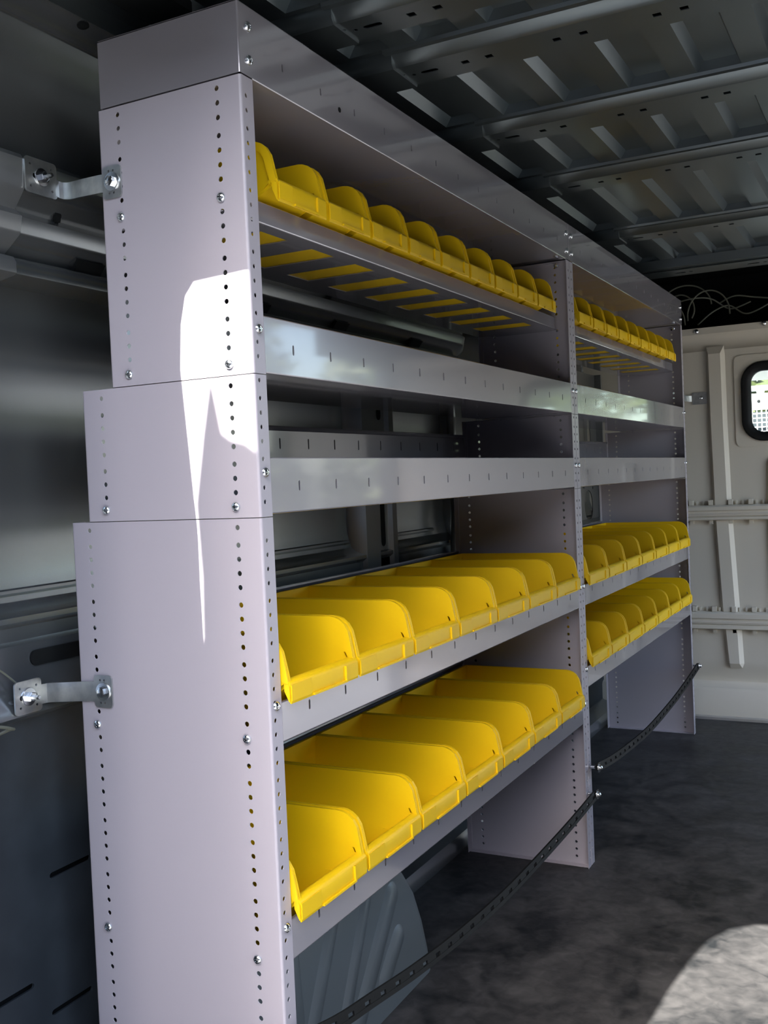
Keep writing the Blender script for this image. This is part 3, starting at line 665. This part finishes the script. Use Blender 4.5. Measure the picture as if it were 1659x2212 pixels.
# ================================================================== BINS
def bin_meshes(W, D, H, lipb, lipt, xw):
    """open-front stacking bin. local: x forward (lip front at x=0), y width centred, z up from its floor"""
    b_ = MB(); t = 0.0022; hw = W/2
    xf = -0.0035                              # front edge of the side walls where they meet the lip
    lb = -0.0120                              # back of the rolled lip
    pk = lipt-0.006
    x_top = xf-0.040
    nose = [(xf, pk), (xf-0.0045, H-0.041), (xf-0.0085, H-0.0225), (xf-0.0148, H-0.0118), (xf-0.0235, H-0.0048), (xf-0.032, H-0.0013), (x_top, H)]
    xl, zw = xw-0.012, lipb+0.010         # foot of the front wall, and the height where it starts to flare out
    prof = [(-D, 0.0), (xl, 0.0), (xw, zw)] + nose + [(-D, H)]
    # side walls, slightly drafted, with the hanging slot near the front
    cx, cz = xf-0.013, pk+0.010
    sl = [(cx-0.004, cz+0.003), (cx-0.0005, cz+0.003), (cx+0.003, cz-0.005), (cx-0.0005, cz-0.005)]
    for s_ in (1, -1):
        sh = Matrix.Identity(4)
        base = Matrix((Vector((1, 0, 0)), Vector((0, s_*0.035, 1)), Vector((0, -s_, 0)))).transposed().to_4x4()
        T_ = Matrix.Translation((0, s_*(hw-0.0035-0.035*H), 0)) @ base
        b_.sheet(prof, [sl], t, T_)
        # thicker rim band along the top and the sloping front edge
        rim = 0.011
        inner = [(xf-rim, pk+0.002), (xf-0.0045-rim, H-0.043), (xf-0.0085-rim*0.95, H-0.0285), (xf-0.0148-rim*0.75, H-0.0200), (xf-0.0235-rim*0.45, H-0.0150), (xf-0.032-rim*0.2, H-0.0120), (x_top, H-rim)]
        band = nose + [(-D-0.003, H), (-D-0.003, H-rim)] + inner[::-1]
        b_.sheet(band, [], 0.0034, Matrix.Translation((0, s_*(hw-0.0004), 0)) @ Matrix((Vector((1, 0, 0)), Vector((0, 0, 1)), Vector((0, -s_, 0)))).transposed().to_4x4())
    iw = hw-0.0045
    # floor, back, front wall
    fl = hw-0.0045-0.035*H
    b_.box(-D, xl, -fl, fl, 0, t)
    b_.add([(-D, -fl, 0), (-D, fl, 0), (-D, iw, H), (-D, -iw, H), (-D+t, -fl, 0), (-D+t, fl, 0), (-D+t, iw, H), (-D+t, -iw, H)], [(0, 1, 2, 3), (4, 7, 6, 5), (3, 2, 6, 7)])
    b_.box(-D-0.003, -D+0.004, -hw+0.0006, hw-0.0006, H-0.011, H)
    fw = fl+0.035*zw
    for o_ in (0.0, 0.0022):
        b_.add([(xl-o_, -fl, o_), (xl-o_, fl, o_), (xw-o_, fw, zw), (xw-o_, -fw, zw), (lb-0.004-o_, iw, pk), (lb-0.004-o_, -iw, pk)], [(0, 1, 2, 3), (3, 2, 4, 5)])
    # feet under the front (stacking ledge)
    b_.box(xl-0.03, xl-0.015, -fl-0.0015, -fl+0.001, 0, lipb); b_.box(xl-0.03, xl-0.015, fl-0.001, fl+0.0015, 0, lipb)
    body = b_.mesh('storage_bin', 'yellow'); b_ = MB()
    # rolled lip
    Lp = [(lb-0.0065, pk), (lb-0.004, pk+0.0035), (lb+0.001, lipt), (-0.006, lipt-0.001), (-0.0018, lipt-0.004), (0.0, lipt-0.009), (0.0, lipb+0.003), (-0.0008, lipb), (-0.0026, lipb+0.0005), (-0.0026, lipt-0.010), (-0.006, lipt-0.0045), (lb, lipt-0.006), (lb-0.004, pk-0.003)]
    lw = hw-0.0012
    k = len(Lp)
    rr_ = 0.004
    v = [(x, -lw, z) for x, z in Lp] + [(x, lw, z) for x, z in Lp]
    b_.add(v, [tuple(range(k)), tuple(range(k, 2*k))[::-1]] + [(i, (i+1) % k, k+(i+1) % k, k+i) for i in range(k)], True)
    # side cheeks of the lip
    for s_ in (1, -1):
        b_.prism([(0.0 - 0.0005, lipt-0.009), (-0.0005, lipb+0.003), (-0.004, lipb+0.002), (lb+0.001, pk-0.010), (lb, pk+0.003)], s_*lw, s_*(lw-0.0018), 'y')
    lip = b_.mesh('front_lip', 'yellow')
    # label holder: raised frame, open on the left part of the lip
    q = MB(); y0, y1 = -hw+W*0.30, -hw+W*0.80; za, zb = lipb+0.001, lipt-0.0075
    q.box(-0.0002, 0.0030, y1-0.0032, y1, za, zb); q.box(-0.0002, 0.0032, y0, y1, za, za+0.003)
    q.box(-0.0002, 0.0010, -lw+0.0006, y0-0.004, lipb+0.004, zb+0.001)
    q.box(-0.0002, 0.0006, y1+0.0, lw-0.001, lipb+0.003, zb)
    hold = q.mesh('label_holder', 'yellow')
    return body, lip, hold
BIG = bin_meshes(0.1885, 0.322, 0.1430, 0.0505, 0.083, -0.027)
SMALL = bin_meshes(0.131, 0.228, 0.1135, 0.0245, 0.0585, -0.045)
ORD = ['first', 'second', 'third', 'fourth', 'fifth', 'sixth', 'seventh', 'eighth', 'ninth']
def row(meshes, x, y0, pitch, count, z, group, phrase):
    proto = None
    for i in range(count):
        if proto is None:
            o = inst('storage_bin', meshes[0]); l = inst('front_lip', meshes[1], o); h = inst('label_holder', meshes[2], l); proto = (o, l, h)
        else:
            o, l, h = [p.copy() for p in proto]
            for p in (o, l, h): COL.objects.link(p)
            l.parent = o; h.parent = l
        o.location = (x, y0+pitch*i, z)
        tag(o, phrase % (ORD[i] if i < count-1 else 'last'), 'bin', group)
for (yo, lz, nm) in ((0.0, 0.375, 'nearer'), (UL+0.0004, 0.4595, 'farther')):
    row(SMALL, -0.004, yo+0.085+0.066, 0.1382, 9, 1.3895, 'small yellow bins on the top shelf of the %s unit' % nm,
        'small yellow bin, %s from the rear on top shelf of ' + nm + ' unit')
    row(BIG, 0.0145, yo+0.029+0.0945, 0.1938, 7, 0.6755, 'large yellow bins on the upper bin shelf of the %s unit' % nm,
        'large yellow bin, %s from the rear on upper large-bin shelf of ' + nm + ' unit')
    row(BIG, 0.0145, yo+0.029+0.0945, 0.1938, 7, lz+0.002, 'large yellow bins on the lowest shelf of the %s unit' % nm,
        'large yellow bin, %s from the rear on lowest shelf of ' + nm + ' unit')

# ================================================================== RUBBER STRAPS
def strap(pts, name_label, w_=0.021, pitch=0.05):
    P = smoothline(pts, 24); L_ = [0]
    for a, b2 in zip(P, P[1:]): L_.append(L_[-1]+(b2-a).length)
    def at(s_):
        for i in range(len(P)-1):
            if L_[i+1] >= s_: t = (s_-L_[i])/max(L_[i+1]-L_[i], 1e-9); return P[i].lerp(P[i+1], t), (P[i+1]-P[i]).normalized()
        return P[-1], (P[-1]-P[-2]).normalized()
    b_ = MB(); tot = L_[-1]; N = int(tot/0.0115)
    up0 = Vector((-0.25, 0, 0.97)).normalized()
    def frame(s_):
        p, t = at(s_); s2 = (up0 - t*up0.dot(t)).normalized(); return p, t, s2, t.cross(s2)
    for k in (-1, 1):                        # two edge cords
        vs = []; fs = []
        for i in range(N+1):
            p, t, s2, nn = frame(tot*i/N); c = p + s2*(k*(w_/2-0.0035))
            for a, b2 in ((1, 1), (1, -1), (-1, -1), (-1, 1)): vs.append(c + s2*(a*0.0035) + nn*(b2*0.0028))
        for i in range(N):
            for q in range(4): fs.append((i*4+q, i*4+(q+1) % 4, (i+1)*4+(q+1) % 4, (i+1)*4+q))
        fs += [(0, 1, 2, 3), tuple(N*4+q for q in (3, 2, 1, 0))]
        b_.add(vs, fs, True)
    m_ = int(tot/pitch)                      # webs between the holes
    for i in range(m_+1):
        p, t, s2, nn = frame(tot*i/m_); hl = pitch*0.33
        vs = [p + t*(a*hl) + s2*(b2*(w_/2-0.005)) + nn*(c*0.0018) for a in (-1, 1) for b2 in (-1, 1) for c in (-1, 1)]
        b_.add(vs, [(0,1,3,2),(4,6,7,5),(0,4,5,1),(2,3,7,6),(0,2,6,4),(1,5,7,3)])
    S_ = b_.obj('rubber_strap', 'rubber'); tag(S_, name_label, 'strap', 'perforated straps across the foot of the shelving')
    for e_ in (0, tot):
        p, t, s2, nn = frame(e_)
        k = MB(); washer(k, (0.024, p.y, p.z), (1, 0, 0), 0.013); k.lathe([(0.0075, 0.002), (0.007, 0.006), (0.004, 0.0095), (0, 0.0105)], (0.024, p.y, p.z), (1, 0, 0), 14)
        k.lathe([(0.0045, -0.0225), (0.0045, 0.001)], (0.024, p.y, p.z), (1, 0, 0), 10)
        k.obj('screw', 'chrome', S_)
strap([(0.02, 0.015, 0.275), (0.02, 0.11, 0.2535), (0.02, 0.20, 0.2395), (0.02, 0.36, 0.2155), (0.02, 0.55, 0.1955), (0.02, 0.79, 0.182), (0.02, 1.09, 0.181), (0.02, 1.28, 0.185), (0.02, 1.425, 0.191)], 'black perforated rubber strap slung across the foot of the nearer unit')
strap([(0.02, 1.449, 0.2545), (0.02, 1.58, 0.239), (0.02, 1.73, 0.2275), (0.02, 2.015, 0.2155), (0.02, 2.357, 0.224), (0.02, 2.62, 0.241), (0.02, 2.853, 0.2636)], 'black perforated rubber strap slung across the foot of the farther unit')
